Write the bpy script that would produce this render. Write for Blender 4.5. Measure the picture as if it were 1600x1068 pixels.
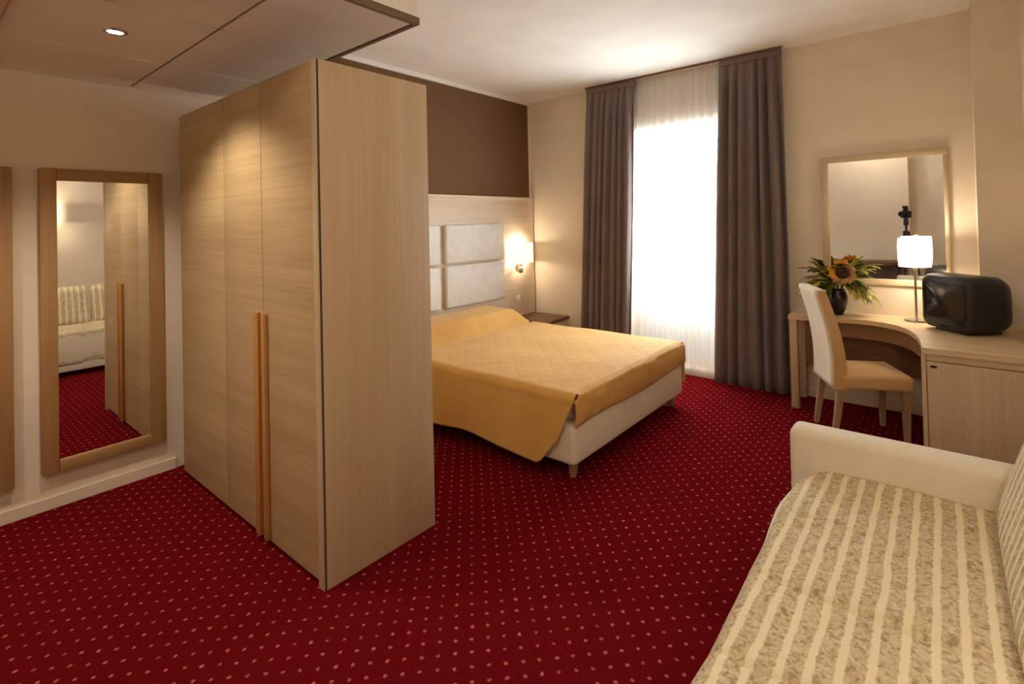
import bpy, bmesh, math, random
from mathutils import Vector, Matrix, noise
random.seed(7)
C = bpy.context.scene.collection
SC = bpy.context.scene
PI = math.pi
for o in list(bpy.data.objects):
    bpy.data.objects.remove(o)

# ------------------------------------------------------------------ camera
CAM_F, CAM_CX, CAM_CY, YAW, PITCH, ROLL, CAM_H = 799.16, 812.96, 336.56, math.radians(39.461), math.radians(0.778), math.radians(-1.329), 1.55
F = Vector((-math.sin(YAW)*math.cos(PITCH), math.cos(YAW)*math.cos(PITCH), math.sin(PITCH)))
R0 = Vector((math.cos(YAW), math.sin(YAW), 0)); U0 = R0.cross(F)
R2 = R0*math.cos(ROLL)+U0*math.sin(ROLL); U2 = -R0*math.sin(ROLL)+U0*math.cos(ROLL)
cd = bpy.data.cameras.new('camera'); cam = bpy.data.objects.new('camera', cd); C.objects.link(cam)
cd.sensor_fit = 'HORIZONTAL'; cd.sensor_width = 36; cd.lens = CAM_F/1600*36
cd.shift_x = -(CAM_CX-800)/1600; cd.shift_y = -(534-CAM_CY)/1600
cd.clip_start = .03
M = Matrix((R2, U2, -F)).transposed().to_4x4(); M.translation = (0, 0, CAM_H)
cam.matrix_world = M
SC.camera = cam

# ------------------------------------------------------------------ world, daylight, exposure
W = bpy.data.worlds.new('sky'); SC.world = W; W.use_nodes = True
bg = W.node_tree.nodes['Background']; bg.inputs['Color'].default_value = (.90, .955, 1, 1); bg.inputs['Strength'].default_value = 34
SC.view_settings.view_transform = 'Standard'; SC.view_settings.look = 'None'
SC.view_settings.gamma = 1; SC.view_settings.use_curve_mapping = False
SC.view_settings.exposure = .1
SC.cycles.max_bounces = 10; SC.cycles.diffuse_bounces = 6; SC.cycles.transparent_max_bounces = 12
SC.cycles.sample_clamp_indirect = 6
pl = bpy.data.lights.new('window_portal', 'AREA'); pl.shape = 'RECTANGLE'; pl.size = 1.3; pl.size_y = 2.5
po = bpy.data.objects.new('window_portal', pl); C.objects.link(po)
po.location = (-2.02, 5.32, 1.26); po.rotation_euler = (-PI/2, 0, 0)
pl.cycles.is_portal = True

WARM = (1, .85, .65)
P_TABLE, P_SCONCE, P_SOFA, P_DOWN, P_FILL = 8, 7, 26, 44, 22

# ------------------------------------------------------------------ room dimensions
XL, XR, YB, YN, H, HD = -3.915, .44, 4.985, -1.25, 3.03, 2.452
DX, DY = -1.79, 1.495

# ------------------------------------------------------------------ materials
def srgb(r, g, b):
    f = lambda c: (c/255/12.92 if c/255 <= .04045 else ((c/255+.055)/1.055)**2.4)
    return (f(r), f(g), f(b), 1)
class NT:
    def __init__(s, name):
        s.m = bpy.data.materials.new(name); s.m.use_nodes = True
        s.t = s.m.node_tree; s.b = s.t.nodes['Principled BSDF']; s.out = s.t.nodes['Material Output']
    def n(s, typ, ins=None, **kw):
        x = s.t.nodes.new(typ)
        for k, v in kw.items(): setattr(x, k, v)
        for k, v in (ins or {}).items():
            if isinstance(v, bpy.types.NodeSocket): s.t.links.new(v, x.inputs[k])
            else: x.inputs[k].default_value = v
        return x
    def link(s, a, b): s.t.links.new(a, b)
    def set(s, **kw):
        for k, v in kw.items():
            k = k.replace('_', ' ')
            if isinstance(v, bpy.types.NodeSocket): s.link(v, s.b.inputs[k])
            else: s.b.inputs[k].default_value = v
        return s
    def ramp(s, fac, stops):
        r = s.n('ShaderNodeValToRGB', {'Fac': fac}); e = r.color_ramp.elements
        e[0].position, e[0].color = stops[0]; e[1].position, e[1].color = stops[-1]
        for p, c in stops[1:-1]:
            q = e.new(p); q.color = c
        return r.outputs['Color']
    def bump(s, h, strength=.2, dist=.01):
        x = s.n('ShaderNodeBump', {'Height': h, 'Strength': strength, 'Distance': dist})
        s.link(x.outputs['Normal'], s.b.inputs['Normal'])
    def coord(s, scale=(1, 1, 1), rot=(0, 0, 0)):
        tc = s.n('ShaderNodeTexCoord')
        return s.n('ShaderNodeMapping', {'Vector': tc.outputs['Object'], 'Scale': scale, 'Rotation': rot}).outputs['Vector']
def paint(name, col, rough=.8, bumpy=.06, scale=90, spec=.25, var=.04):
    s = NT(name); v = s.coord()
    n = s.n('ShaderNodeTexNoise', {'Vector': v, 'Scale': 3.0, 'Detail': 3})
    c2 = tuple(min(1, x*(1-var*2)) for x in col[:3])+(1,)
    s.set(Base_Color=s.ramp(n.outputs['Fac'], [(.3, c2), (.7, col)]), Roughness=rough, Specular_IOR_Level=spec)
    f = s.n('ShaderNodeTexNoise', {'Vector': v, 'Scale': scale, 'Detail': 2})
    s.bump(f.outputs['Fac'], bumpy, .004)
    return s.m
def plain(name, col, rough=.5, metal=0, spec=.4, **kw):
    s = NT(name); v = s.coord()
    n = s.n('ShaderNodeTexNoise', {'Vector': v, 'Scale': 14.0, 'Detail': 3})
    c2 = tuple(x*.9 for x in col[:3])+(1,)
    s.set(Base_Color=s.ramp(n.outputs['Fac'], [(.3, c2), (.7, col)]), Roughness=rough, Metallic=metal, Specular_IOR_Level=spec, **kw)
    return s.m
def wood(name, ca, cb, axis, fine=70, rough=.5, cc=None):
    s = NT(name)
    sc = [fine, fine, fine]; sc['xyz'.index(axis)] = 1.3
    v = s.coord(tuple(sc))
    n = s.n('ShaderNodeTexNoise', {'Vector': v, 'Scale': 1.0, 'Detail': 4, 'Roughness': .65, 'Distortion': .3})
    sc2 = [9, 9, 9]; sc2['xyz'.index(axis)] = .5
    n2 = s.n('ShaderNodeTexNoise', {'Vector': s.coord(tuple(sc2)), 'Scale': 1.0, 'Detail': 2})
    mx = s.n('ShaderNodeMath', {0: n.outputs['Fac'], 1: n2.outputs['Fac']}, operation='ADD')
    mx = s.n('ShaderNodeMath', {0: mx.outputs[0], 1: .5}, operation='MULTIPLY')
    s.set(Base_Color=s.ramp(mx.outputs[0], [(.30, ca), (.5, tuple((x+y)/2 for x, y in zip(ca, cb))), (.70, cb)]), Roughness=rough, Specular_IOR_Level=.35)
    s.bump(n.outputs['Fac'], .12, .002)
    return s.m
def emit(name, col, strength):
    s = NT(name)
    s.set(Base_Color=(.9, .88, .82, 1), Emission_Color=col, Emission_Strength=strength, Roughness=.7)
    return s.m
def cloth(name, ca, cb, scale=220, rough=.9, bump=.25, sheen=.2, big=2.5):
    s = NT(name); v = s.coord()
    n = s.n('ShaderNodeTexNoise', {'Vector': v, 'Scale': big, 'Detail': 4})
    s.set(Base_Color=s.ramp(n.outputs['Fac'], [(.3, ca), (.7, cb)]), Roughness=rough, Specular_IOR_Level=.15, Sheen_Weight=sheen)
    f = s.n('ShaderNodeTexNoise', {'Vector': v, 'Scale': scale, 'Detail': 2})
    s.bump(f.outputs['Fac'], bump, .003)
    return s.m

MT = {}
MT['wall'] = paint('wall_paint', srgb(227, 212, 190))
MT['ceiling'] = paint('ceiling_paint', srgb(236, 230, 222))
MT['dropped'] = paint('ceiling_panel_paint', srgb(224, 212, 198))
MT['dropped_edge'] = paint('ceiling_edge_paint', srgb(120, 100, 82))
MT['brown'] = paint('brown_paint', srgb(112, 82, 54), var=.03)
MT['skirting'] = paint('skirting_paint', srgb(226, 210, 190), .5)
OA, OB = srgb(158, 124, 80), srgb(200, 168, 122)
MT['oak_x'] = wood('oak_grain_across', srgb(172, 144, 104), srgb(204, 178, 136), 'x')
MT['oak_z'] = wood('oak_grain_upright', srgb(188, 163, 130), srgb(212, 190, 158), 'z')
MT['oak_y'] = wood('oak_grain_lengthways', OA, OB, 'y')
MT['oak_handle'] = wood('oak_handle_wood', srgb(168, 116, 58), srgb(196, 142, 80), 'z')
MT['frame_z'] = wood('mirror_frame_upright', srgb(142, 106, 66), srgb(172, 134, 88), 'z')
MT['frame_y'] = wood('mirror_frame_across', srgb(142, 106, 66), srgb(172, 134, 88), 'y')
MT['head_wood'] = wood('headboard_wood', srgb(212, 190, 164), srgb(232, 216, 194), 'y', 40)
MT['desk_top'] = wood('desk_top_wood', srgb(200, 172, 132), srgb(226, 202, 164), 'x')
MT['desk_z'] = wood('desk_upright_wood', srgb(186, 158, 126), srgb(214, 190, 158), 'z')
MT['desk_shaded_x'] = wood('desk_wood_shaded', srgb(120, 90, 58), srgb(150, 116, 80), 'x')  # desk wood darkened: the shade under the desk is put into its colour
MT['pale_frame'] = wood('pale_mirror_frame', srgb(186, 164, 132), srgb(206, 184, 152), 'x', 50)
MT['taupe'] = cloth('taupe_curtain', srgb(112, 98, 94), srgb(126, 110, 104), 300, sheen=.1)
MT['cream'] = cloth('cream_upholstery', srgb(226, 214, 190), srgb(238, 228, 208))
MT['white_leather'] = plain('white_leatherette', srgb(232, 228, 222), .45)
MT['chair_cream'] = cloth('chair_cream', srgb(232, 216, 186), srgb(240, 226, 200))
MT['chair_tan'] = cloth('chair_tan', srgb(206, 166, 112), srgb(216, 178, 126))
MT['dark_wood'] = wood('dark_leg_wood', srgb(92, 62, 40), srgb(124, 86, 58), 'z')
MT['chair_leg'] = wood('chair_leg_wood', srgb(150, 118, 88), srgb(182, 150, 116), 'z')
MT['chrome'] = plain('brushed_chrome', srgb(200, 196, 190), .25, 1.0)
MT['bronze'] = plain('brown_metal', srgb(120, 96, 74), .4, .6)
MT['plastic_white'] = plain('white_plastic', srgb(236, 224, 210), .4)
MT['tv'] = plain('black_tv_plastic', srgb(30, 25, 24), .38, 0, .5)
MT['tv_screen'] = plain('grey_tv_glass', srgb(44, 39, 38), .12, 0, .6)
MT['black'] = plain('black_rubber', srgb(22, 20, 20), .5)
MT['vase'] = plain('dark_glazed_ceramic', srgb(36, 34, 40), .22, 0, .55)
MT['leaf'] = plain('leaf_green', srgb(128, 126, 40), .5)
MT['leaf2'] = plain('leaf_yellow_green', srgb(186, 176, 76), .5)
MT['leaf3'] = plain('leaf_dark_green', srgb(84, 88, 28), .5)
MT['petal'] = plain('sunflower_petal', srgb(222, 148, 34), .6)
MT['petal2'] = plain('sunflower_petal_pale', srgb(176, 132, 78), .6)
MT['seed'] = plain('sunflower_seed_disc', srgb(64, 22, 20), .8)
MT['shade'] = emit('lit_lamp_shade', (1, .82, .56, 1), 3.2)
MT['shade_wall'] = emit('lit_wall_lamp_shade', (1, .84, .52, 1), 1.3)
MT['bulb'] = emit('lit_bulb', (1, .9, .74, 1), 14)
MT['joint'] = plain('dark_joint', srgb(86, 70, 54), .9)
# mirror glass
s = NT('mirror_glass'); s.set(Base_Color=(.88, .88, .86, 1), Metallic=1.0, Roughness=.015); MT['mirror'] = s.m
# window glass
s = NT('window_glass')
tr = s.n('ShaderNodeBsdfTransparent', {'Color': (.95, .97, .97, 1)}); gl = s.n('ShaderNodeBsdfGlossy', {'Roughness': .02})
mx = s.n('ShaderNodeMixShader', {0: .06, 1: tr.outputs[0], 2: gl.outputs[0]}); s.link(mx.outputs[0], s.out.inputs['Surface']); MT['glass'] = s.m
# translucent lower window panel, added to make the sheer glow below the glass
s = NT('added_glow_panel')
tl = s.n('ShaderNodeBsdfTranslucent', {'Color': (.012, .0145, .018, 1)}); df = s.n('ShaderNodeBsdfDiffuse', {'Color': (.8, .8, .8, 1)})
ad = s.n('ShaderNodeAddShader', {0: tl.outputs[0], 1: df.outputs[0]}); s.link(ad.outputs[0], s.out.inputs['Surface']); MT['frosted'] = s.m
# sheer curtain
s = NT('sheer_voile')
tl = s.n('ShaderNodeBsdfTranslucent', {'Color': (.9, .9, .9, 1)}); df = s.n('ShaderNodeBsdfDiffuse', {'Color': (.88, .87, .85, 1)})
tp = s.n('ShaderNodeBsdfTransparent', {'Color': (1, 1, 1, 1)})
m1 = s.n('ShaderNodeMixShader', {0: .45, 1: df.outputs[0], 2: tl.outputs[0]})
wv = s.n('ShaderNodeTexNoise', {'Vector': s.coord((60, 60, 2)), 'Scale': 1.0, 'Detail': 2})
fc = s.n('ShaderNodeMapRange', {'Value': wv.outputs['Fac'], 'To Min': .28, 'To Max': .42})
m2 = s.n('ShaderNodeMixShader', {0: fc.outputs[0], 1: m1.outputs[0], 2: tp.outputs[0]}); s.link(m2.outputs[0], s.out.inputs['Surface']); MT['sheer'] = s.m
# red carpet with small pale dots
s = NT('red_dotted_carpet')
tc = s.n('ShaderNodeTexCoord')
mp = s.n('ShaderNodeMapping', {'Vector': tc.outputs['Object'], 'Rotation': (0, 0, PI/4), 'Scale': (1/.0598,)*3}).outputs['Vector']
wob = s.n('ShaderNodeTexNoise', {'Vector': mp, 'Scale': 1.7, 'Detail': 1})
wv2 = s.n('ShaderNodeVectorMath', {0: wob.outputs['Color'], 1: (.5, .5, .5)}, operation='SUBTRACT')
wv3 = s.n('ShaderNodeVectorMath', {0: wv2.outputs[0], 'Scale': .22}, operation='SCALE')
mp2 = s.n('ShaderNodeVectorMath', {0: mp, 1: wv3.outputs[0]}, operation='ADD').outputs[0]
fl = s.n('ShaderNodeVectorMath', {0: mp2}, operation='FLOOR'); fr = s.n('ShaderNodeVectorMath', {0: mp2}, operation='FRACTION')
xy = s.n('ShaderNodeSeparateXYZ', {0: fr.outputs[0]})
cx = s.n('ShaderNodeMath', {0: xy.outputs[0], 1: .5}, operation='SUBTRACT'); cy = s.n('ShaderNodeMath', {0: xy.outputs[1], 1: .5}, operation='SUBTRACT')
cb = s.n('ShaderNodeCombineXYZ', {0: cx.outputs[0], 1: cy.outputs[0]})
ln = s.n('ShaderNodeVectorMath', {0: cb.outputs[0]}, operation='LENGTH')
dot = s.n('ShaderNodeMapRange', {'Value': ln.outputs['Value'], 'From Min': .15, 'From Max': .06}, clamp=True)
wn = s.n('ShaderNodeTexWhiteNoise', {'Vector': fl.outputs[0]}, noise_dimensions='3D')
amp = s.n('ShaderNodeMapRange', {'Value': wn.outputs['Value'], 'To Min': .45, 'To Max': .95})
dm = s.n('ShaderNodeMath', {0: dot.outputs[0], 1: amp.outputs[0]}, operation='MULTIPLY')
pile = s.n('ShaderNodeTexNoise', {'Vector': tc.outputs['Object'], 'Scale': 160.0, 'Detail': 3})
red = s.ramp(pile.outputs['Fac'], [(.3, srgb(80, 8, 13)), (.7, srgb(112, 18, 22))])
mix = s.n('ShaderNodeMix', {'Factor': dm.outputs[0], 6: red, 7: srgb(198, 104, 98)}, data_type='RGBA')
s.set(Base_Color=mix.outputs[2], Roughness=1, Specular_IOR_Level=.0)
s.bump(pile.outputs['Fac'], .5, .006); MT['carpet'] = s.m
# gold quilted bedspread
s = NT('gold_quilted_cover'); v = s.coord()
n = s.n('ShaderNodeTexNoise', {'Vector': v, 'Scale': 2.2, 'Detail': 3})
s.set(Base_Color=s.ramp(n.outputs['Fac'], [(.3, srgb(206, 156, 80)), (.7, srgb(218, 170, 94))]), Roughness=.75, Specular_IOR_Level=.2, Sheen_Weight=.15)
wa = s.n('ShaderNodeTexWave', {'Vector': s.coord((1, 1, 1), (0, 0, PI/4)), 'Scale': 2.6, 'Distortion': 1.2, 'Detail': 1, 'Detail Scale': 1.5}, bands_direction='X')
wb = s.n('ShaderNodeTexWave', {'Vector': s.coord((1, 1, 1), (0, 0, PI/4)), 'Scale': 2.6, 'Distortion': 1.2, 'Detail': 1, 'Detail Scale': 1.5}, bands_direction='Y')
q = s.n('ShaderNodeMath', {0: wa.outputs['Fac'], 1: wb.outputs['Fac']}, operation='MINIMUM')
q2 = s.n('ShaderNodeMapRange', {'Value': q.outputs[0], 'From Max': .35})
s.bump(q2.outputs[0], .25, .006); MT['gold'] = s.m
# striped floral fabric: plain cream bands and bands of small grey-green leaves; stripes run along the object's y
def striped(name, axis, period, off=0.0):
    s = NT(name); tc = s.n('ShaderNodeTexCoord'); sx = s.n('ShaderNodeSeparateXYZ', {0: tc.outputs['Object']})
    wb = s.n('ShaderNodeTexNoise', {'Vector': tc.outputs['Object'], 'Scale': 9.0, 'Detail': 2})
    w1 = s.n('ShaderNodeMath', {0: wb.outputs['Fac'], 1: .012}, operation='MULTIPLY')
    a0 = s.n('ShaderNodeMath', {0: sx.outputs['XYZ'.index(axis)], 1: w1.outputs[0]}, operation='ADD')
    wc = s.n('ShaderNodeTexNoise', {'Vector': tc.outputs['Object'], 'Scale': 70.0, 'Detail': 2})
    w2 = s.n('ShaderNodeMath', {0: wc.outputs['Fac'], 1: .011}, operation='MULTIPLY')
    a1 = s.n('ShaderNodeMath', {0: a0.outputs[0], 1: w2.outputs[0]}, operation='ADD')
    a = s.n('ShaderNodeMath', {0: a1.outputs[0], 1: off-.0055}, operation='ADD')
    b = s.n('ShaderNodeMath', {0: a.outputs[0], 1: period}, operation='DIVIDE'); c = s.n('ShaderNodeMath', {0: b.outputs[0]}, operation='FRACT')
    d = s.n('ShaderNodeMath', {0: c.outputs[0], 1: .5}, operation='SUBTRACT'); e = s.n('ShaderNodeMath', {0: d.outputs[0]}, operation='ABSOLUTE')
    band = s.n('ShaderNodeMapRange', {'Value': e.outputs[0], 'From Min': .30, 'From Max': .37}, clamp=True)     # 1 on the plain bands
    vo = s.n('ShaderNodeTexVoronoi', {'Vector': tc.outputs['Object'], 'Scale': 62.0})
    no = s.n('ShaderNodeTexNoise', {'Vector': tc.outputs['Object'], 'Scale': 72.0, 'Detail': 3, 'Distortion': .8})
    flo = s.ramp(no.outputs['Fac'], [(.36, srgb(142, 124, 92)), (.44, srgb(188, 170, 134)), (.55, srgb(212, 196, 162)), (.68, srgb(228, 216, 186))])
    tint = s.ramp(vo.outputs['Color'], [(.2, srgb(200, 186, 150)), (.8, srgb(190, 164, 128))])
    fm = s.n('ShaderNodeMix', {'Factor': .35, 6: flo, 7: tint}, data_type='RGBA')
    mx = s.n('ShaderNodeMix', {'Factor': band.outputs[0], 6: fm.outputs[2], 7: srgb(234, 222, 190)}, data_type='RGBA')
    s.set(Base_Color=mx.outputs[2], Roughness=.9, Specular_IOR_Level=.12)
    h = s.n('ShaderNodeTexNoise', {'Vector': tc.outputs['Object'], 'Scale': 26.0, 'Detail': 3})
    s.bump(h.outputs['Fac'], .35, .012)
    return s.m
MT['stripe_seat'] = striped('striped_floral_seat', 'X', .058, .01)
MT['stripe_back'] = striped('striped_floral_back', 'Y', .058)

# ------------------------------------------------------------------ mesh helper
class MB:
    def __init__(s): s.v = []; s.f = []
    def add(s, vs, fs):
        k = len(s.v); s.v += [tuple(p) for p in vs]; s.f += [tuple(i+k for i in f) for f in fs]; return s
    def box(s, x0, x1, y0, y1, z0, z1, bev=0, seg=2, M=None):
        bm = bmesh.new(); bmesh.ops.create_cube(bm, size=1)
        for v in bm.verts: v.co = Vector(((x0+x1)/2+v.co.x*(x1-x0), (y0+y1)/2+v.co.y*(y1-y0), (z0+z1)/2+v.co.z*(z1-z0)))
        if bev: bmesh.ops.bevel(bm, geom=bm.edges[:]+bm.verts[:], offset=bev, segments=seg, profile=.5, affect='EDGES')
        if M is not None: bm.transform(M)
        bm.verts.index_update(); s.add([v.co for v in bm.verts], [[v.index for v in f.verts] for f in bm.faces]); bm.free(); return s
    def loft(s, rings, cap0=True, cap1=True):
        n = len(rings[0]); vs = [p for r in rings for p in r]; fs = []
        for i in range(len(rings)-1):
            for j in range(n):
                a, b = i*n+j, i*n+(j+1) % n; fs.append((a, b, b+n, a+n))
        if cap0: fs.append(tuple(range(n))[::-1])
        if cap1: fs.append(tuple(range((len(rings)-1)*n, len(rings)*n)))
        return s.add(vs, fs)
    def lathe(s, prof, c=(0, 0, 0), n=24, cap0=True, cap1=True, sy=1.0):
        return s.loft([[(c[0]+r*math.cos(2*PI*j/n), c[1]+sy*r*math.sin(2*PI*j/n), c[2]+z) for j in range(n)] for r, z in prof], cap0, cap1)
    def tube(s, pts, rads, n=8):
        pts = [Vector(p) for p in pts]; rings = []
        if not isinstance(rads, (list, tuple)): rads = [rads]*len(pts)
        for i, p in enumerate(pts):
            t = (pts[min(i+1, len(pts)-1)]-pts[max(i-1, 0)]).normalized()
            u = t.cross(Vector((0, 0, 1)) if abs(t.z) < .9 else Vector((1, 0, 0))).normalized(); w = t.cross(u)
            rings.append([p+(u*math.cos(2*PI*j/n)+w*math.sin(2*PI*j/n))*rads[i] for j in range(n)])
        return s.loft(rings)
    def prism(s, poly, z0, z1):
        return s.loft([[(x, y, z0) for x, y in poly], [(x, y, z1) for x, y in poly]])
    def grid(s, fn, nu, nv):
        vs = [fn(i/nu, j/nv) for i in range(nu+1) for j in range(nv+1)]
        return s.add(vs, [(i*(nv+1)+j, (i+1)*(nv+1)+j, (i+1)*(nv+1)+j+1, i*(nv+1)+j+1) for i in range(nu) for j in range(nv)])
    def build(s, name, m, parent=None, smooth=35, thick=0, org=None):
        me = bpy.data.meshes.new(name)
        if org is None: org = parent_origin(parent)
        me.from_pydata([(x-org[0], y-org[1], z-org[2]) for x, y, z in s.v], [], s.f)
        bm = bmesh.new(); bm.from_mesh(me); bmesh.ops.recalc_face_normals(bm, faces=bm.faces[:]); bm.to_mesh(me); bm.free()
        me.materials.append(MT[m] if isinstance(m, str) else m)
        if smooth:
            me.shade_smooth(); me.set_sharp_from_angle(angle=math.radians(smooth))
        o = bpy.data.objects.new(name, me); C.objects.link(o)
        if parent is not None: o.parent = parent
        if thick:
            md = o.modifiers.new('thickness', 'SOLIDIFY'); md.thickness = thick; md.offset = 0
        return o
ORG = {}
def parent_origin(p):
    while p is not None:
        if p.name in ORG: return ORG[p.name]
        p = p.parent
    return (0, 0, 0)
def thing(name, label, cat, loc=(0, 0, 0), rotz=0, group=None, local=False):
    o = bpy.data.objects.new(name, None); C.objects.link(o); o.location = loc; o.rotation_euler = (0, 0, rotz)
    o.empty_display_size = .1
    o['label'] = label; o['category'] = cat
    if group: o['group'] = group
    ORG[o.name] = (0, 0, 0) if local else tuple(loc)
    return o
def tag(o, label=None, cat=None, group=None, kind=None):
    for k, v in (('label', label), ('category', cat), ('group', group), ('kind', kind)):
        if v: o[k] = v
    return o
def struct(mb, name, m, label, cat, smooth=0, parent=None):
    return tag(mb.build(name, m, parent, smooth), label, cat, kind='structure')
def lamp(parent, loc, power, size=.03, col=WARM, typ='POINT', **kw):
    l = bpy.data.lights.new('bulb_light', typ); l.energy = power; l.color = col; l.shadow_soft_size = size
    for k, v in kw.items(): setattr(l, k, v)
    o = bpy.data.objects.new('bulb_light', l); C.objects.link(o); o.parent = parent
    g = parent_origin(parent); o.location = [a-b for a, b in zip(loc, g)]
    return o
def label(o, t): o['label'] = t; return o

# ------------------------------------------------------------------ the room shell
struct(MB().box(XL-.1, XR+.1, YN-.1, YB+.32, -.1, 0), 'floor', 'carpet', 'dark red carpet with a diagonal grid of small pale dots', 'floor')
struct(MB().box(XL-.1, XR+.1, YN-.1, YB+.32, H, H+.1), 'ceiling', 'ceiling', 'high white plaster ceiling over the bed and window', 'ceiling')
struct(MB().box(XL-.1, XL, YN-.1, YB+.32, 0, H), 'wall_left', 'wall', 'cream wall carrying the long wood framed mirror and headboard', 'wall')
struct(MB().box(XR, XR+.1, YN-.1, YB+.32, 0, H), 'wall_right', 'wall', 'cream wall behind the striped sofa back', 'wall')
struct(MB().box(XL, -.42, YN-.1, YN+.35, 0, H).box(-.42, XR, YN-.1, YN, 0, H), 'wall_back', 'wall', 'pale wall behind the camera, seen in the desk mirror', 'wall')
WX0, WX1, WZ0, WZ1, WZM = -2.62, -1.42, .05, 2.46, .80
mb = MB().box(XL, WX0, YB, YB+.32, 0, H).box(WX1, XR, YB, YB+.32, 0, H).box(WX0, WX1, YB, YB+.32, 0, WZ0).box(WX0, WX1, YB, YB+.32, WZ1, H)
struct(mb, 'wall_far', 'wall', 'cream wall with the curtained window and the desk mirror', 'wall')
struct(MB().box(.195, XR, 4.80, YB, 0, H), 'wall_pilaster', 'wall', 'flat cream pilaster in the corner behind the television', 'wall')
# window
w = MB().box(WX0, WX1, YB+.20, YB+.26, WZ0, WZ0+.06).box(WX0, WX1, YB+.20, YB+.26, WZ1-.06, WZ1).box(WX0, WX1, YB+.20, YB+.26, WZM-.03, WZM+.03)
for x in (WX0, (WX0+WX1)/2-.03, WX1-.06): w.box(x, x+.06, YB+.20, YB+.26, WZ0+.06, WZ1-.06)
win = thing('window_1', 'bright tall window glowing behind the white sheer curtain', 'window', ((WX0+WX1)/2, YB+.2, WZ0)); win['kind'] = 'structure'
w.build('window_frame', 'plastic_white', win, 0)
for x0, x1 in ((WX0+.06, (WX0+WX1)/2-.03), ((WX0+WX1)/2+.03, WX1-.06)):
    MB().box(x0, x1, YB+.225, YB+.235, WZM+.03, WZ1-.06).build('pane', 'glass', win, 0)
    MB().box(x0, x1, YB+.225, YB+.235, WZ0+.06, WZM-.03).build('added_lower_panel', 'frosted', win, 0)  # lower panels are added to light the sheer from behind
# skirting and cornice
struct(MB().box(XL, XL+.014, YN+.35, 1.145, 0, .07, .003), 'baseboard_left', 'skirting', 'pale skirting board below the long wood framed mirror', 'baseboard')
struct(MB().box(XL+.045, .18, YB-.014, YB, 0, .07, .003), 'baseboard_far', 'skirting', 'pale skirting board under the window and desk', 'baseboard')
struct(MB().box(XL, XL+.03, DY+.02, YB, H-.045, H, .006), 'trim_1', 'ceiling', 'thin white cornice strip above the brown wall panel', 'trim')
struct(MB().box(XL, .18, YB-.006, YB, 2.755, 2.77, .002), 'trim_2', 'wall', 'faint cream picture rail high on the window wall', 'trim')
# lowered ceiling of panels over the entrance
dc = thing('ceiling_lowered', 'lowered beige panelled ceiling over the wardrobe front', 'ceiling', (-2.8, 0, HD)); dc['kind'] = 'structure'
MB().box(XL, DX-.004, YN+.35, DY-.004, HD+.016, HD+.03).build('panel_backing', 'joint', dc, 0)
xs = [DX-.022, -2.49, -3.235, XL]; ys = [DY-.022, .925, .268, -.4, YN+.35]
for i in range(3):
    for j in range(4):
        MB().box(xs[i+1]+.006, xs[i]-.006, ys[j+1]+.006, ys[j]-.006, HD, HD+.016, .003, 1).build('ceiling_panel', 'dropped', dc, 0)
MB().box(DX-.022, DX, YN+.35, DY, HD-.004, HD+.03, .003).box(XL, DX-.022, DY-.022, DY, HD-.004, HD+.03, .003).build('edge_strip', 'dropped_edge', dc, 0)
MB().box(DX-.03, DX-.004, YN+.35, DY-.004, HD+.03, H).box(XL, DX-.03, DY-.03, DY-.004, HD+.03, H).build('fascia', 'ceiling', dc, 0)
struct(MB().box(XL, -2.35, -.12, .262, HD-.035, HD-.001, .003), 'trim_3', 'oak_x', 'oak lintel board crossing the lowered ceiling at the far left', 'trim')
# downlights
def downlight(x, y, lab):
    t = thing('downlight', lab, 'light', (x, y, HD), 0)
    MB().lathe([(.031, -.001), (.045, -.001), (.047, -.004), (.044, -.009), (.034, -.010), (.031, -.006), (.031, -.001)], (x, y, HD), 28, False, False).build('trim_ring', 'chrome', t)
    MB().lathe([(.0305, -.001), (.0305, -.005), (.018, -.008), (.001, -.009)], (x, y, HD), 24).build('lamp_lens', 'bulb', t)
    l = lamp(t, (x, y, HD-.02), P_DOWN, .02, (1, .87, .69), 'SPOT', spot_size=math.radians(122), spot_blend=.55)
    return t
downlight(-2.84, .62, 'round recessed downlight in the lowered ceiling before the wardrobe')
downlight(-2.84, -.55, 'recessed downlight further back over the entrance')

t = thing('added_fill_lamp', 'added round opal fill lamp on the ceiling behind the camera', 'lamp', (-.85, -.25, H))  # unseen lamp added to brighten the wardrobe side and back wall
MB().lathe([(.18, -.001), (.18, -.03), (.165, -.035), (.165, -.001)], (-.85, -.25, H), 32, False, False).build('fill_lamp_ring', 'chrome', t)
MB().lathe([(.164, -.004), (.164, -.036), (.14, -.062), (.08, -.078), (.002, -.083)], (-.85, -.25, H), 32).build('fill_lamp_shade', 'shade', t)
lamp(t, (-.85, -.25, H-.14), P_FILL, .10, (1, .91, .78))
# ------------------------------------------------------------------ wardrobe
WL, WR, WF, WB, WH = -3.76, -2.063, 1.145, 1.757, 2.279
t = thing('wardrobe', 'tall oak three door wardrobe standing out from the left wall', 'wardrobe', (-2.9, 1.45, 0))
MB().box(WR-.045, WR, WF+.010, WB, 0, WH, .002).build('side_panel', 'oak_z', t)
MB().box(WR-.047, WR-.007, WF-.003, WF+.010, 0, WH, .002).build('front_edge', 'oak_z', t)
MB().box(WR-.007, WR-.002, WF+.003, WF+.010, .002, WH-.002).build('shadow_joint', 'joint', t)
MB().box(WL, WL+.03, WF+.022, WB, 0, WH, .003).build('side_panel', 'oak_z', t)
MB().box(WL+.03, WR-.045, WF+.022, WB-.01, WH-.03, WH, .002).build('top_panel', 'oak_x', t)
MB().box(WL+.03, WR-.045, WB-.012, WB, .0, WH-.03).build('back_panel', 'oak_z', t)
MB().box(WL+.03, WR-.045, WF+.022, WB-.012, 0, .03).build('plinth', 'oak_x', t)
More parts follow.
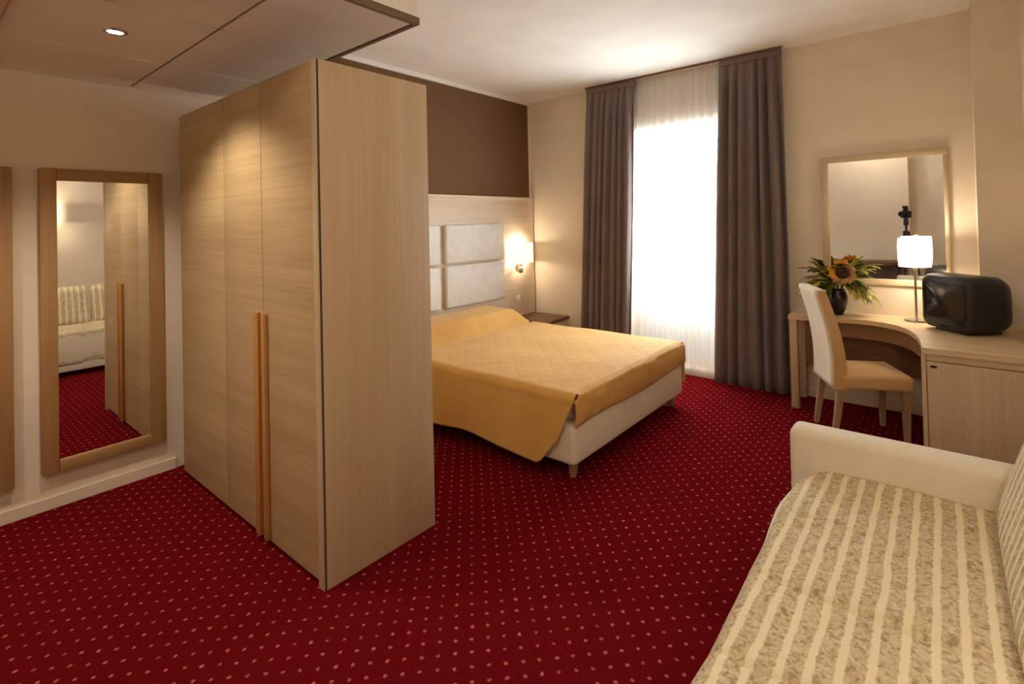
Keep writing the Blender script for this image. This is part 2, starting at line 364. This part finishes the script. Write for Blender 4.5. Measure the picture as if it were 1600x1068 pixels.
MB().box(WL+.03, WR-.045, WF+.026, WF+.036, .03, WH-.03).build('carcass_front', 'joint', t)
dx = [WL, -3.07, -2.607, WR-.05]
for i in range(3):
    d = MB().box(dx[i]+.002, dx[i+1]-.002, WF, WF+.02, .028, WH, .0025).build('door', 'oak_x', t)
    hx = {1: (-2.680, -2.632), 2: (-2.594, -2.560)}.get(i)
    if hx:
        MB().box(hx[0], hx[1], WF-.022, WF, .034, 1.135, .006).build('handle', 'oak_handle', d)

# ------------------------------------------------------------------ wood framed mirrors on the left wall
def framed(name, y0, y1, z0, z1, lab, ft=.073):
    t = thing(name, lab, 'mirror', (XL, (y0+y1)/2, z0)); X0, X1 = XL, XL+.05
    for a, b in ((y0, y0+ft), (y1-ft, y1)): MB().box(X0, X1, a, b, z0, z1, .006).build('frame_stile', 'frame_z', t)
    for a, b in ((z0, z0+ft-.01), (z1-ft+.005, z1)): MB().box(X0, X1-.002, y0+ft, y1-ft, a, b, .006).build('frame_rail', 'frame_y', t)
    MB().box(X0+.018, X0+.03, y0+ft-.008, y1-ft+.008, z0+ft-.018, z1-ft+.012).build('mirror_glass', 'mirror', t, 0)
framed('wall_mirror', .496, 1.080, .207, 1.918, 'long wood framed mirror beside the wardrobe, reflecting the sofa')
framed('wall_mirror', -.200, .388, .190, 1.914, 'wood framed mirror cut off at the left edge of the photo')

# ------------------------------------------------------------------ brown panel and headboard
t = MB().box(XL, XL+.012, DY+.02, 4.925, 1.853, H-.047, .002).build('wall_panel', 'brown', None, org=(XL, 3.4, 2.4)); t.location = (XL, 3.4, 2.4)
tag(t, 'large dark brown painted panel above the headboard', 'panel')
t = thing('headboard', 'pale wooden headboard board with white padded cushions behind the bed', 'headboard', (XL, 3.4, .3))
MB().box(XL, XL+.04, 2.0, 4.955, .30, 1.845, .004).build('board', 'head_wood', t)
MB().box(XL, XL+.052, 2.0, 4.955, 1.822, 1.850, .005).build('top_rail', 'head_wood', t)
for y0, y1 in ((2.42, 3.40), (3.47, 4.36)):
    for z0, z1 in ((.70, 1.125), (1.145, 1.545)):
        MB().box(XL+.04, XL+.088, y0, y1, z0, z1, .022, 3).build('cushion_panel', 'white_leather', t)
# socket
t = thing('wall_socket', 'small square white wall socket on the headboard below the bedside lamp', 'socket', (XL+.04, 4.625, .655))
MB().box(XL+.04, XL+.050, 4.585, 4.665, .615, .695, .004).build('plate', 'plastic_white', t)
MB().box(XL+.050, XL+.054, 4.60, 4.65, .63, .68, .002).build('insert', 'plastic_white', t)

# ------------------------------------------------------------------ wall lamps
def sconce(x, y, z, side, lab, arm=True, power=None):
    power = power or P_SCONCE
    # side +1: on the left wall, opening towards +x; -1 on the right wall
    t = thing('wall_lamp', lab, 'lamp', (x, y, z))
    n = 22; hgt, wid, dep = .225, .205, .13
    outer = [(x+side*(.012+dep*math.sin(PI*k/n)), y+wid*math.cos(PI*k/n)) for k in range(n+1)]
    inner = [(x+side*(.012+(dep-.006)*math.sin(PI*k/n)), y+(wid-.006)*math.cos(PI*k/n)) for k in range(n, -1, -1)]
    MB().prism(outer+inner, z-hgt/2, z+hgt/2).build('lamp_shade', 'shade_wall', t)
    MB().box(min(x, x+side*.014), max(x, x+side*.014), y-.05, y+.05, z-.2, z+.1, .004).build('back_plate', 'bronze', t)
    MB().tube([(x+side*.012, y, z-.02), (x+side*.045, y, z-.02), (x+side*.055, y, z+.0)], .009).build('arm', 'bronze', t)
    b = MB().lathe([(.002, -.03), (.016, -.024), (.022, 0), (.016, .022), (.002, .03)], (x+side*.06, y, z+.02), 12).build('bulb', 'bulb', t)
    for dz in (.10, -.10):
        lamp(t, (x+side*.06, y, z+dz), power/2, .025)
    if arm:
        a = MB().tube([(x+side*.012, y-.08, z-.16), (x+side*.06, y-.085, z-.17), (x+side*.09, y-.09, z-.185)], .011).build('reading_arm', 'bronze', t)
        MB().lathe([(.004, -.036), (.026, -.028), (.036, 0), (.026, .028), (.004, .036)], (x+side*.105, y-.10, z-.19), 16).build('reading_head', 'chrome', a)
    return t
sconce(XL+.04, 4.66, 1.19, 1, 'lit cream half round wall lamp on the headboard by the window corner')
sconce(XL+.04, 2.15, 1.19, 1, 'lit half round wall lamp hidden behind the wardrobe end of the headboard')
sconce(XR, 1.04, 1.80, -1, 'lit wall lamp above the sofa, its glow seen in the long mirror', False, P_SOFA)

# ------------------------------------------------------------------ bed
BX0, BX1, BY0, BY1 = -3.82, -1.70, 2.515, 4.15
t = thing('bed', 'double bed with a cream upholstered base on short tapered legs', 'bed', ((BX0+BX1)/2, (BY0+BY1)/2, 0))
MB().box(BX0, BX1, BY0, BY1, .10, .345, .03, 3).build('bed_base', 'cream', t)
MB().box(BX0+.01, BX1-.03, BY0+.03, BY1-.03, .345, .515, .05, 3).build('mattress', 'white_leather', t)
for x in (BX0+.1, BX1-.07):
    for y in (BY0+.085, BY1-.085):
        MB().lathe([(.018, 0), (.021, .004), (.038, .11)], (x, y, 0), 16).build('leg', 'chair_leg', t)
def sst(a, b, x):
    u = max(0, min(1, (x-a)/(b-a))); return u*u*(3-2*u)
def ztop(x, y):
    pil = sst(-3.305, -3.375, x)*(1-.35*sst(-3.70, -3.83, x))*(1-.95*sst(3.88, 4.20, y))*(1-.5*sst(2.60, 2.46, y))
    crease = -.075*math.exp(-((x+3.292)/.024)**2)
    wr = .006*noise.noise(Vector((x*3, y*3, 0)))+.003*noise.noise(Vector((x*9, y*7, 2)))
    return .532+.155*pil+crease+wr
t = thing('bedspread', 'gold quilted bedspread over the pillows, hanging to the floor on the near side', 'bedspread', (-2.75, 3.33, .53))
R = .045
def spread(u, s):
    # s: 0 near hem .. 1 far hem
    yn, yf = BY0-.018, BY1+.012
    xh = BX0+.02
    if s < .36:                                   # near drape
        k = s/.36
        hem = .122-.035*sst(.72, .93, u)+.16*sst(.945, 1.0, u)**2+.008*math.sin(u*23)
        zt0 = .49; z = hem+(zt0-hem)*k
        xe = BX1+.01-.17*((.49-z)/.4)
        x = xh+(xe-xh)*u
        zt = ztop(x, 2.5)-R
        z = hem+(zt-hem)*k
        bulge = .030*(1-k)*sst(.0, .25, 1-k)+.010*math.sin(u*15+1)*(1-k)
        return (x, yn-bulge, z)
    xe = BX1+.012
    x = xh+(xe-xh)*u
    if s < .46:
        a = (s-.36)/.10*PI/2
        zt = ztop(x, 2.5)
        return (x, yn+R*(1-math.cos(a)), zt-R+R*math.sin(a))
    if s < .84:
        k = (s-.46)/.38; y = yn+R+(yf-yn-2*R)*k
        return (x, y, ztop(x, y)-.02*sst(.985, 1, u))
    zt = ztop(x, 4.15)
    if s < .90:
        a = (s-.84)/.06*PI/2
        return (x, yf-R+R*math.sin(a), zt-R+R*math.cos(a))
    k = (s-.90)/.10
    return (x, yf, zt-R-k*.30)
MB().grid(spread, 180, 90).build('cover', 'gold', t, 60, thick=.008)
def foot(u, v):
    y = BY0-.006+(BY1-BY0+.012)*u
    wr = .008*noise.noise(Vector((y*6, v*3, 5)))+.012*math.exp(-((u-.62)/.05)**2)*(1-v)
    zt = ztop(BX1, min(max(y, 2.52), 4.15))-.012; zb = .338+.01*math.sin(u*9)
    if u < .03: zt -= .02
    return (BX1+.012+.012*math.sin(v*PI)+wr, y, zt+(zb-zt)*v)
MB().grid(foot, 60, 10).build('foot_drape', 'gold', t, 60, thick=.008)
# nightstand
t = thing('nightstand', 'low wooden bedside table in the corner beyond the bed', 'table', (-3.65, 4.70, 0))
MB().box(XL+.045, -3.36, 4.44, 4.94, .42, .455, .004).build('table_top', 'dark_wood', t)
MB().box(XL+.06, -3.39, 4.46, 4.92, .0, .42, .003).build('body', 'desk_z', t)
d = MB().box(-3.39, -3.372, 4.465, 4.915, .22, .41, .003).build('drawer', 'desk_z', t)
MB().lathe([(.004, 0), (.012, .004), (.012, .016), (.004, .02)], (0, 0, 0), 12).build('knob', 'chrome', d, org=(0, 0, 0)).location = (-3.362+3.65, 4.69-4.70, .31)

# ------------------------------------------------------------------ curtains
CY = 4.88
t = thing('curtain_rail', 'thin curtain rail along the ceiling above the window', 'rail', (-2.05, CY, H))
MB().box(-3.04, -1.02, CY-.012, CY+.012, H-.014, H, .002).build('track', 'dark_wood', t)
for x in (-3.04, -1.03): MB().box(x, x+.01, CY-.014, CY+.014, H-.016, H).build('end_stop', 'plastic_white', t)
def curtain(name, lab, xt0, xt1, xb0, xb1, folds, amp, m, ztop_, zbot, ph, y=CY, thick=.004, cat='curtain', pinch=.25):
    t = thing(name, lab, cat, ((xt0+xt1)/2, y, zbot))
    def fn(u, v):
        # v 0 top, 1 bottom
        e = v**.8
        x0 = xt0+(xb0-xt0)*e; x1 = xt1+(xb1-xt1)*e
        uu = u+.012*math.sin(u*17+ph)+.006*math.sin(v*5+u*9)
        a = amp*(pinch+(1-pinch)*sst(0, .12, v))*(.75+.5*noise.noise(Vector((u*5, v*1.2, ph))))
        s = math.sin(2*PI*folds*uu+ph+.5*math.sin(v*2.2+u*3))
        return (x0+(x1-x0)*u+.006*math.cos(2*PI*folds*uu+ph), y+a*s+.008*math.sin(v*3), ztop_+(zbot-ztop_)*v)
    MB().grid(fn, int(folds*14), 40).build('cloth', m, t, 80, thick=thick)
    return t
t = curtain('curtain', 'taupe full length curtain on the left of the window, nearer the bed', -3.02, -2.43, -3.20, -2.57, 7.5, .042, 'taupe', H-.016, .012, .3)
MB().box(-3.02, -2.43, CY-.016, CY+.016, H-.075, H-.016, .008).build('heading_tape', 'taupe', t)
t = curtain('curtain', 'taupe full length curtain on the right of the window, beside the desk', -1.565, -1.035, -1.70, -1.02, 6.5, .042, 'taupe', H-.016, .012, 1.4)
MB().box(-1.565, -1.035, CY-.016, CY+.016, H-.075, H-.016, .008).build('heading_tape', 'taupe', t)
curtain('sheer_curtain', 'white translucent sheer curtain hanging between the taupe curtains', -2.62, -1.42, -2.66, -1.46, 15, .016, 'sheer', H-.016, .02, 2.0, CY+.065, 0, pinch=.6)
sr = MB().box(-2.66, -1.42, CY+.055, CY+.075, H-.016, H, .002).build('curtain_track', 'plastic_white', None, 0, org=(-2.05, CY, H)); sr.location = (-2.05, CY, H)
tag(sr, 'white ceiling track carrying the sheer curtain', 'rail')

# ------------------------------------------------------------------ desk
t = thing('desk', 'pale oak desk with a curved front and a deep cabinet end', 'desk', (-.3, 4.5, 0))
front = [(-.985, 4.585), (-.86, 4.600), (-.70, 4.628), (-.56, 4.648), (-.45, 4.645), (-.35, 4.610), (-.26, 4.535), (-.195, 4.42), (-.150, 4.27), (-.125, 4.08), (-.118, 3.96), (-.112, 3.885), (-.10, 3.872)]
MB().prism(front+[(XR, 3.872), (XR, 4.80), (.18, 4.80), (.18, YB), (-.985, YB)], .715, .75).build('desk_top', 'desk_top', t, 40)
MB().box(-.98, -.925, 4.60, 4.66, 0, .715, .004).build('leg', 'desk_z', t)
MB().box(-.98, -.925, 4.915, 4.97, 0, .715, .004).build('leg', 'desk_z', t)
inner = [(x+.015, y+.035) for x, y in front[1:9]]; inner2 = [(x+.03, y+.055) for x, y in front[1:9]][::-1]
MB().prism(inner+inner2, .60, .715).build('apron', 'desk_shaded_x', t, 40)
MB().box(-.925, -.09, 4.90, 4.918, .30, .715, .003).build('modesty_panel', 'desk_shaded_x', t)
MB().box(-.118, -.095, 3.89, YB-.01, 0, .715, .002).build('cabinet_side', 'desk_z', t)
MB().box(-.095, XR, 3.915, 3.93, .0, .715).build('cabinet_body', 'desk_z', t)
MB().box(-.095, XR, 3.93, 4.78, .0, .06).build('plinth', 'desk_z', t)
d = MB().box(-.092, XR-.004, 3.888, 3.912, .02, .668, .003).build('cabinet_door', 'desk_z', t)
MB().box(-.075, -.045, 3.876, 3.888, .635, .648, .003).build('lock', 'black', d)
MB().box(-.092, XR-.004, 3.892, 3.912, .672, .713, .003).build('top_rail', 'desk_top', t)
# desk mirror
t = thing('desk_mirror', 'pale framed wall mirror above the desk, showing the tripod', 'mirror', (-.36, YB, 1.04))
MB().box(-.785, .045, YB-.022, YB, 1.985, 2.04, .005).build('frame_rail', 'pale_frame', t)
MB().box(-.785, .045, YB-.022, YB, .985, 1.035, .005).build('frame_rail', 'pale_frame', t)
MB().box(-.785, -.727, YB-.024, YB, 1.035, 1.985, .005).build('frame_stile', 'pale_frame', t)
MB().box(.019, .045, YB-.024, YB, 1.035, 1.985, .005).build('frame_stile', 'pale_frame', t)
MB().box(-.73, .022, YB-.014, YB-.006, 1.03, 1.99).build('mirror_glass', 'mirror', t, 0)

# ------------------------------------------------------------------ table lamp
LX, LY = -.163, 4.80
t = thing('table_lamp', 'lit table lamp with a white drum shade and slim metal stem', 'lamp', (LX, LY, .75))
MB().lathe([(.075, 0), (.077, .004), (.073, .012), (.012, .018), (.010, .022)], (LX, LY, .75), 32).build('lamp_base', 'chrome', t)
MB().lathe([(.0085, .016), (.0085, .38), (.016, .385), (.016, .43), (.004, .435)], (LX, LY, .75), 16).build('stem', 'chrome', t)
n = 40; z0, z1 = 1.155, 1.365
prof = [(.098, 0), (.102, .06), (.102, .15), (.099, .21), (.096, .21), (.099, .15), (.099, .06), (.095, 0), (.098, 0)]
MB().lathe(prof, (LX, LY, z0), n, False, False).build('lamp_shade', 'shade', t)
MB().lathe([(.002, 1.18), (.02, 1.19), (.03, 1.23), (.02, 1.265), (.002, 1.275)], (LX, LY, 0), 14).build('bulb', 'bulb', t)
lamp(t, (LX, LY, 1.165), P_TABLE, .03); lamp(t, (LX, LY, 1.345), P_TABLE, .03)

# ------------------------------------------------------------------ television (local frame: screen faces -y)
t = thing('television', 'black box television turned towards the bed on the desk cabinet', 'television', (.125, 4.575, .75), math.radians(-46), local=True); t.scale = (1.09, 1.09, 1.12)
def rr(w, h, r, y, zc, n=6):
    pts = []
    for qx, qz, a0 in ((1, 1, 0), (-1, 1, PI/2), (-1, -1, PI), (1, -1, 3*PI/2)):
        for k in range(n+1):
            a = a0+PI/2*k/n
            pts.append((qx*(w/2-r)+r*math.cos(a), y, zc+qz*(h/2-r)+r*math.sin(a)))
    return pts
ZC = .175
MB().loft([rr(.300, .285, .05, -.162, ZC), rr(.325, .310, .05, -.155, ZC), rr(.342, .328, .05, -.12, ZC), rr(.346, .332, .05, -.02, ZC), rr(.336, .320, .05, .06, ZC-.002), rr(.300, .286, .06, .12, ZC-.008), rr(.24, .22, .06, .158, ZC-.02)]).build('housing', 'tv', t, 50)
mb = MB()
def scr(u, v):
    x = (u-.5)*.262; z = ZC+.012+(v-.5)*.205
    return (x, -.1645-.012*(1-(2*u-1)**2)*(1-(2*v-1)**2), z)
mb.grid(scr, 14, 12).build('screen', 'tv_screen', t, 60)
mb = MB(); mb.loft([rr(.272, .215, .02, -.160, ZC+.012), rr(.272, .215, .02, -.168, ZC+.012), rr(.262, .205, .02, -.168, ZC+.012), rr(.262, .205, .02, -.160, ZC+.012)], False, False).build('bezel', 'tv', t, 40)
def arcband(u, v):
    x = (u-.5)*.25
    return (x, -.166-.006*math.sin(v*PI), ZC-.118+.018*math.sin(u*PI)+(v-.5)*.010)
MB().grid(arcband, 16, 3).build('speaker_lip', 'tv_screen', t, 60, thick=.003)
for k in range(3): MB().box(-.02+k*.018, -.010+k*.018, -.170, -.158, ZC-.140, ZC-.134, .001).build('button', 'black', t)
MB().box(-.11, .11, -.12, .10, 0, .014, .004).build('foot_plate', 'tv', t)

# ------------------------------------------------------------------ vase with flowers
VX, VY = -.66, 4.80
t = MB().lathe([(.028, 0), (.032, .004), (.050, .05), (.066, .11), (.068, .14), (.060, .178), (.050, .198), (.053, .205), (.048, .205), (.045, .198), (.052, .175), (.054, .05), (.02, .015)], (0, 0, 0), 28).build('vase', 'vase', None, 50)
t.location = (VX, VY, .75); tag(t, 'dark glazed bulbous vase on the desk holding the flowers', 'vase')
FC = Vector((VX+.05, VY-.12, 1.10))           # flower head
fn_ = Vector((.35, -.9, .28)).normalized()
t = thing('sunflower', 'large orange sunflower with a dark centre in the vase', 'flower', (VX, VY, .78))
MB().tube([(VX, VY, .78), (VX, VY-.005, .96), (VX+.005, VY-.04, 1.05), FC-fn_*.02], .006).build('stem', 'leaf3', t)
ux = fn_.cross(Vector((0, 0, 1))).normalized(); uz = ux.cross(fn_)
def onf(x, y, z): return FC+ux*x+uz*y+fn_*z
mb = MB(); mb.loft([[onf(r*math.cos(2*PI*j/20), r*math.sin(2*PI*j/20), h) for j in range(20)] for r, h in ((.049, -.012), (.052, .006), (.043, .020), (.022, .024), (.002, .019))]); mb.build('seed_disc', 'seed', t, 60)
npet = 22
for k in range(npet):
    a = 2*PI*k/npet+random.uniform(-.08, .08); L = random.uniform(.052, .078); w = .019
    ca, sa = math.cos(a), math.sin(a); lift = random.uniform(-.012, .018); mb = MB(); vs = []
    for i in range(6):
        q = i/5; rr_ = .040+L*q; ww = w*math.sin(PI*min(.97, .18+q*.8)); hh = lift*q+.012*math.sin(q*PI)
        for sgn in (-1, 0, 1):
            vs.append(onf(rr_*ca-sgn*ww*sa, rr_*sa+sgn*ww*ca, hh+(.004 if sgn else 0)))
    mb.add(vs, [(i*3+j, i*3+j+1, i*3+j+4, i*3+j+3) for i in range(5) for j in range(2)])
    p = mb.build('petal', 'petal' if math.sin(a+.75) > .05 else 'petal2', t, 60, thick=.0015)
def leafpts(base, dirv, up, L, w):
    side = dirv.cross(up).normalized(); vs = []
    for i in range(5):
        q = i/4; c = base+dirv*L*q-up*L*.25*q*q; ww = w*math.sin(PI*min(.96, .12+q*.86))
        vs += [c-side*ww+up*.003, c, c+side*ww+up*.003]
    return vs, [(i*3+j, i*3+j+1, i*3+j+4, i*3+j+3) for i in range(4) for j in range(2)]
def spray(az, el, L, m, n_leaf, ls, hour):
    lab = {'leaf': 'mid green', 'leaf2': 'pale yellow green', 'leaf3': 'dark green'}[m]+' leafy spray around the sunflower, pointing to '+hour
    t = thing('leaf_spray', lab, 'plant', (VX, VY, .78), 0, 'leafy sprays around the sunflower')
    o = Vector((VX, VY, .78)); h = Vector((math.cos(az), math.sin(az), 0)); pts = []
    nk = Vector((VX, VY, .965))+h*.03
    dv = h*math.cos(el)+Vector((0, 0, math.sin(el)))
    c1, c2 = nk+Vector((0, 0, .07))+h*.02, nk+Vector((0, 0, .07))+dv*L*.6
    ed = nk+Vector((0, 0, .05))+dv*L-Vector((0, 0, .03))
    for i in range(9):
        q = i/8
        if q < .3: pts.append(o.lerp(nk, q/.3)); continue
        u = (q-.3)/.7
        pts.append(nk*(1-u)**3+c1*3*u*(1-u)**2+c2*3*u*u*(1-u)+ed*u**3)
    MB().tube(pts, [.0035-.0025*i/8 for i in range(9)], 6).build('stem', 'leaf3', t)
    for k in range(n_leaf):
        q = .45+.55*k/(n_leaf-1); i = min(7, int(q*8)); p = pts[i].lerp(pts[i+1], q*8-i)
        tn = (pts[i+1]-pts[i]).normalized()
        sd = tn.cross(Vector((0, 0, 1))).normalized()*(1 if k % 2 else -1)
        dv = (tn*.9+sd*random.uniform(.5, 1.0)+Vector((0, 0, random.uniform(-.3, .4)))).normalized()
        if k == n_leaf-1: dv = tn
        v, f = leafpts(p, dv, Vector((0, 0, 1)), ls*random.uniform(.8, 1.2), ls*.24)
        MB().add(v, f).build('leaf', m, t, 60, thick=.0012)
nsp = 0; k = 0; taken = set()
while nsp < 30:
    k += 1
    az = 2*PI*k/26*2.0+random.uniform(-.25, .25)+(PI/26 if k >= 13 else 0)
    if math.sin(az) > .35: az = -az
    el = random.uniform(-.45, 1.15)
    if Vector((math.cos(az)*math.cos(el), math.sin(az)*math.cos(el), math.sin(el))).dot(Vector((.1, -.98, .1))) > .72: continue
    dx_ = math.cos(az)*math.cos(el)-.12*math.sin(az)*math.cos(el); dz_ = math.sin(el)
    h_ = round(math.degrees(math.atan2(dx_, dz_))/30) % 12
    hour = ('twelve', 'one', 'two', 'three', 'four', 'five', 'six', 'seven', 'eight', 'nine', 'ten', 'eleven')[h_]+" o'clock"
    free = [c for c in ('leaf', 'leaf2', 'leaf3') if (c, h_) not in taken]
    if k > 600: break
    if not free: continue
    m = random.choice(free); taken.add((m, h_)); nsp += 1
    spray(az, el, random.uniform(.15, .23), m, random.randint(11, 14), random.uniform(.07, .095), hour)

# ------------------------------------------------------------------ chair (local frame: faces +x)
t = thing('dining_chair', 'cream upholstered chair turned sideways at the desk', 'chair', (-.465, 4.34, 0), math.radians(26), local=True)
MB().box(-.20, .235, -.215, .215, .365, .465, .025, 3).build('seat', 'chair_tan', t)
def slab(prof, y0, y1):
    return MB().loft([[(x, y, z) for x, z in prof] for y in (y0, y0+.012, y1-.012, y1)])
# curved, backward leaning back: outline in x,z
fr_, bk_ = [], []
for i in range(13):
    q = i/12; z = .365+.655*q; x = -.205-.10*q**1.5+.02*math.sin(q*PI)
    th = .085-.03*q
    fr_.append((x+th/2, z)); bk_.append((x-th/2, z))
top = [(fr_[-1][0]-.008, 1.032), (bk_[-1][0]+.008, 1.032)]
outl = fr_+top+bk_[::-1]
b = MB().loft([[(x, y, z) for x, z in outl] for y in (-.205, .205)]).build('backrest', 'chair_tan', t, 40)
bp = [(x-.004, z) for x, z in bk_]+[(bk_[-1][0]+.004, 1.034), (fr_[-1][0], 1.034), (fr_[-1][0]-.01, 1.028)]
def rear(u, v):
    i = u*(len(bp)-1); k = min(len(bp)-2, int(i)); a, c = bp[k], bp[k+1]; f = i-k
    return (a[0]+(c[0]-a[0])*f, -.207+.414*v, a[1]+(c[1]-a[1])*f)
label(MB().grid(rear, 28, 6).build('rear_cover', 'chair_cream', b, 60, thick=.006), 'cream rear face of the chair back')
for x, y, sp in ((.19, -.18, .0), (.19, .18, .0), (-.20, -.18, -.05), (-.20, .18, -.05)):
    MB().loft([[(x+sp*k+w*a, y+w*c, z) for a, c in ((-1, -1), (1, -1), (1, 1), (-1, 1))] for k, w, z in ((1, .014, 0), (.4, .019, .2), (0, .023, .37))]).build('leg', 'chair_leg', t, 20)

# ------------------------------------------------------------------ sofa
SX0, SX1, SY0, SY1 = -.545, XR-.005, .30, 2.62
t = thing('sofa', 'cream sofa with rolled upright arms along the right wall', 'sofa', (-.08, 1.46, 0))
MB().box(SX0+.06, SX1, SY0+.14, SY1-.14, .06, .20, .012).build('sofa_base', 'cream', t)
def arm(y0, y1):
    return MB().box(SX0, SX1, y0, y1, .05, .622, .032, 4).build('arm', 'cream', t)
arm(SY1-.14, SY1); arm(SY0, SY0+.14)
MB().box(SX1-.085, SX1, SY0+.14, SY1-.14, .20, .66, .03, 3).build('back_frame', 'cream', t)
for x in (SX0+.09, SX1-.09):
    for y in (SY0+.08, SY1-.08): MB().lathe([(.02, 0), (.024, .05), (.026, .06)], (x, y, 0), 12).build('foot', 'dark_wood', t)
# seat cushion wearing the striped cover
SXF = -.485
def seat(u, v):
    # u across from the front hem to the back, v along y
    y = SY0+.142+(SY1-SY0-.284)*v
    sm = 0
    for k, yy in enumerate((2.05, 1.66, 1.33, .85)):
        yy2 = yy+.03*math.sin(u*6+k)+.06*u-.03
        sm += math.exp(-((y-yy2)/.014)**2)*(.45+.55*noise.noise(Vector((u*4, k*3.1, 1))))
    wr = .007*noise.noise(Vector((u*6, y*5, 3)))+.004*noise.noise(Vector((u*14, y*11, 7)))
    xf = SXF-.02*math.exp(-((y-2.1)/.30)**2)+.012*noise.noise(Vector((y*4, 0, 9)))+.045*sst(2.36, 2.48, y)
    if u < .22:
        k = u/.22; return (xf-.012*math.sin(k*PI)+.01*(1-k), y, .13+(.415-.13)*k)
    if u < .34:
        a = (u-.22)/.12*PI/2; return (xf+.05*(1-math.cos(a)), y, .415+.05*math.sin(a)+(wr-.014*sm)*math.sin(a))
    k = (u-.34)/.66
    return (xf+.05+(.27-xf-.05)*k, y, .465+wr-.028*sm+.008*math.sin(k*PI))
MB().grid(seat, 60, 260).build('seat_cover', 'stripe_seat', t, 70, thick=.02)
# back cushions
def cushion(y0, y1, lab):
    o = thing('back_cushion', lab, 'cushion', (.2, (y0+y1)/2, .47), 0, None)
    yc, zc, W2, H2 = (y0+y1)/2, 0, (y1-y0)/2, .215
    mb = MB(); rings = []
    def pt(u, v, sgn):
        a, b = 2*u-1, 2*v-1
        pf = (max(0, 1-abs(a)**6)**.5)*(max(0, 1-abs(b)**6)**.5)
        th = .022+.055*pf
        lean = .10*(v)
        return (.198+lean+sgn*th-.03*(1-v), yc+a*W2, .478+v*2*H2)
    for sgn in (-1, 1):
        mb.grid(lambda u, v: pt(u, v, sgn), 24, 16)
    # edge band
    loop = [(i/24, 0) for i in range(24)]+[(1, j/16) for j in range(16)]+[(1-i/24, 1) for i in range(24)]+[(0, 1-j/16) for j in range(16)]
    A = [pt(u, v, -1) for u, v in loop]; B = [pt(u, v, 1) for u, v in loop]
    mb.loft([A, B], False, False)
    mb.build('cushion_cover', 'stripe_back', o, 70)
    MB().tube([pt(u, v, -1) for u, v in loop]+[pt(0, 0, -1)], .006, 6).build('piping', 'cream', o)
cushion(1.475, 2.465, 'striped floral back cushion against the far sofa arm')
cushion(.455, 1.455, 'striped floral back cushion at the near end of the sofa')

# ------------------------------------------------------------------ seen only in the mirrors
t = thing('sideboard', 'low dark wooden luggage bench by the back wall, seen in the desk mirror', 'bench', (-1.1, YN+.6, 0))
MB().box(-1.75, -.44, YN+.36, YN+.86, .70, .76, .006).build('bench_top', 'dark_wood', t)
MB().box(-1.73, -.46, YN+.37, YN+.39, .1, .70).build('back_panel', 'dark_wood', t)
for x in (-1.73, -.51):
    for y in (YN+.38, YN+.79): MB().box(x, x+.05, y, y+.05, 0, .70, .004).build('leg', 'dark_wood', t)
# camera on its tripod: the lens sits just behind the point the picture is taken from
TPX, TPY = -.52, -.12
t = thing('tripod_camera', 'black camera on a tripod, seen in the desk mirror', 'camera', (TPX, TPY, 0))
Mx = Matrix((R0, F, U0)).transposed().to_4x4(); Mx.translation = Vector((TPX, TPY, CAM_H))
MB().box(-.075, .075, -.165, -.10, -.065, .045, .012, 2, Mx).box(-.032, .032, -.16, -.105, .045, .085, .01, 2, Mx).box(-.03, .03, -.15, -.09, .085, .125, .008, 2, Mx).build('camera_body', 'black', t)
lensm = MB()
lensm.loft([[Mx @ Vector((r*math.cos(2*PI*j/20), y, -.005+r*math.sin(2*PI*j/20))) for j in range(20)] for y, r in ((-.10, .034), (-.06, .036), (-.022, .038), (-.018, .032), (-.026, .028))])
lensm.build('lens', 'black', t, 40)
hc = Mx @ Vector((0, -.13, 0)); hx, hy = hc.x, hc.y
MB().lathe([(.030, 1.36), (.034, 1.38), (.034, 1.44), (.028, 1.475), (.045, 1.478), (.045, 1.486)], (hx, hy, 0), 16).build('tripod_head', 'black', t)
MB().lathe([(.014, .70), (.014, 1.20), (.045, 1.20), (.045, 1.27), (.016, 1.28), (.016, 1.36)], (hx, hy, 0), 14).build('centre_column', 'black', t)
for a in (100, 220, 340):
    c, s_ = math.cos(math.radians(a)), math.sin(math.radians(a))
    MB().tube([(hx+.035*c, hy+.035*s_, 1.235), (hx+.15*c, hy+.15*s_, .62), (hx+.27*c, hy+.27*s_, .008)], [.014, .012, .008], 8).build('leg', 'black', t)
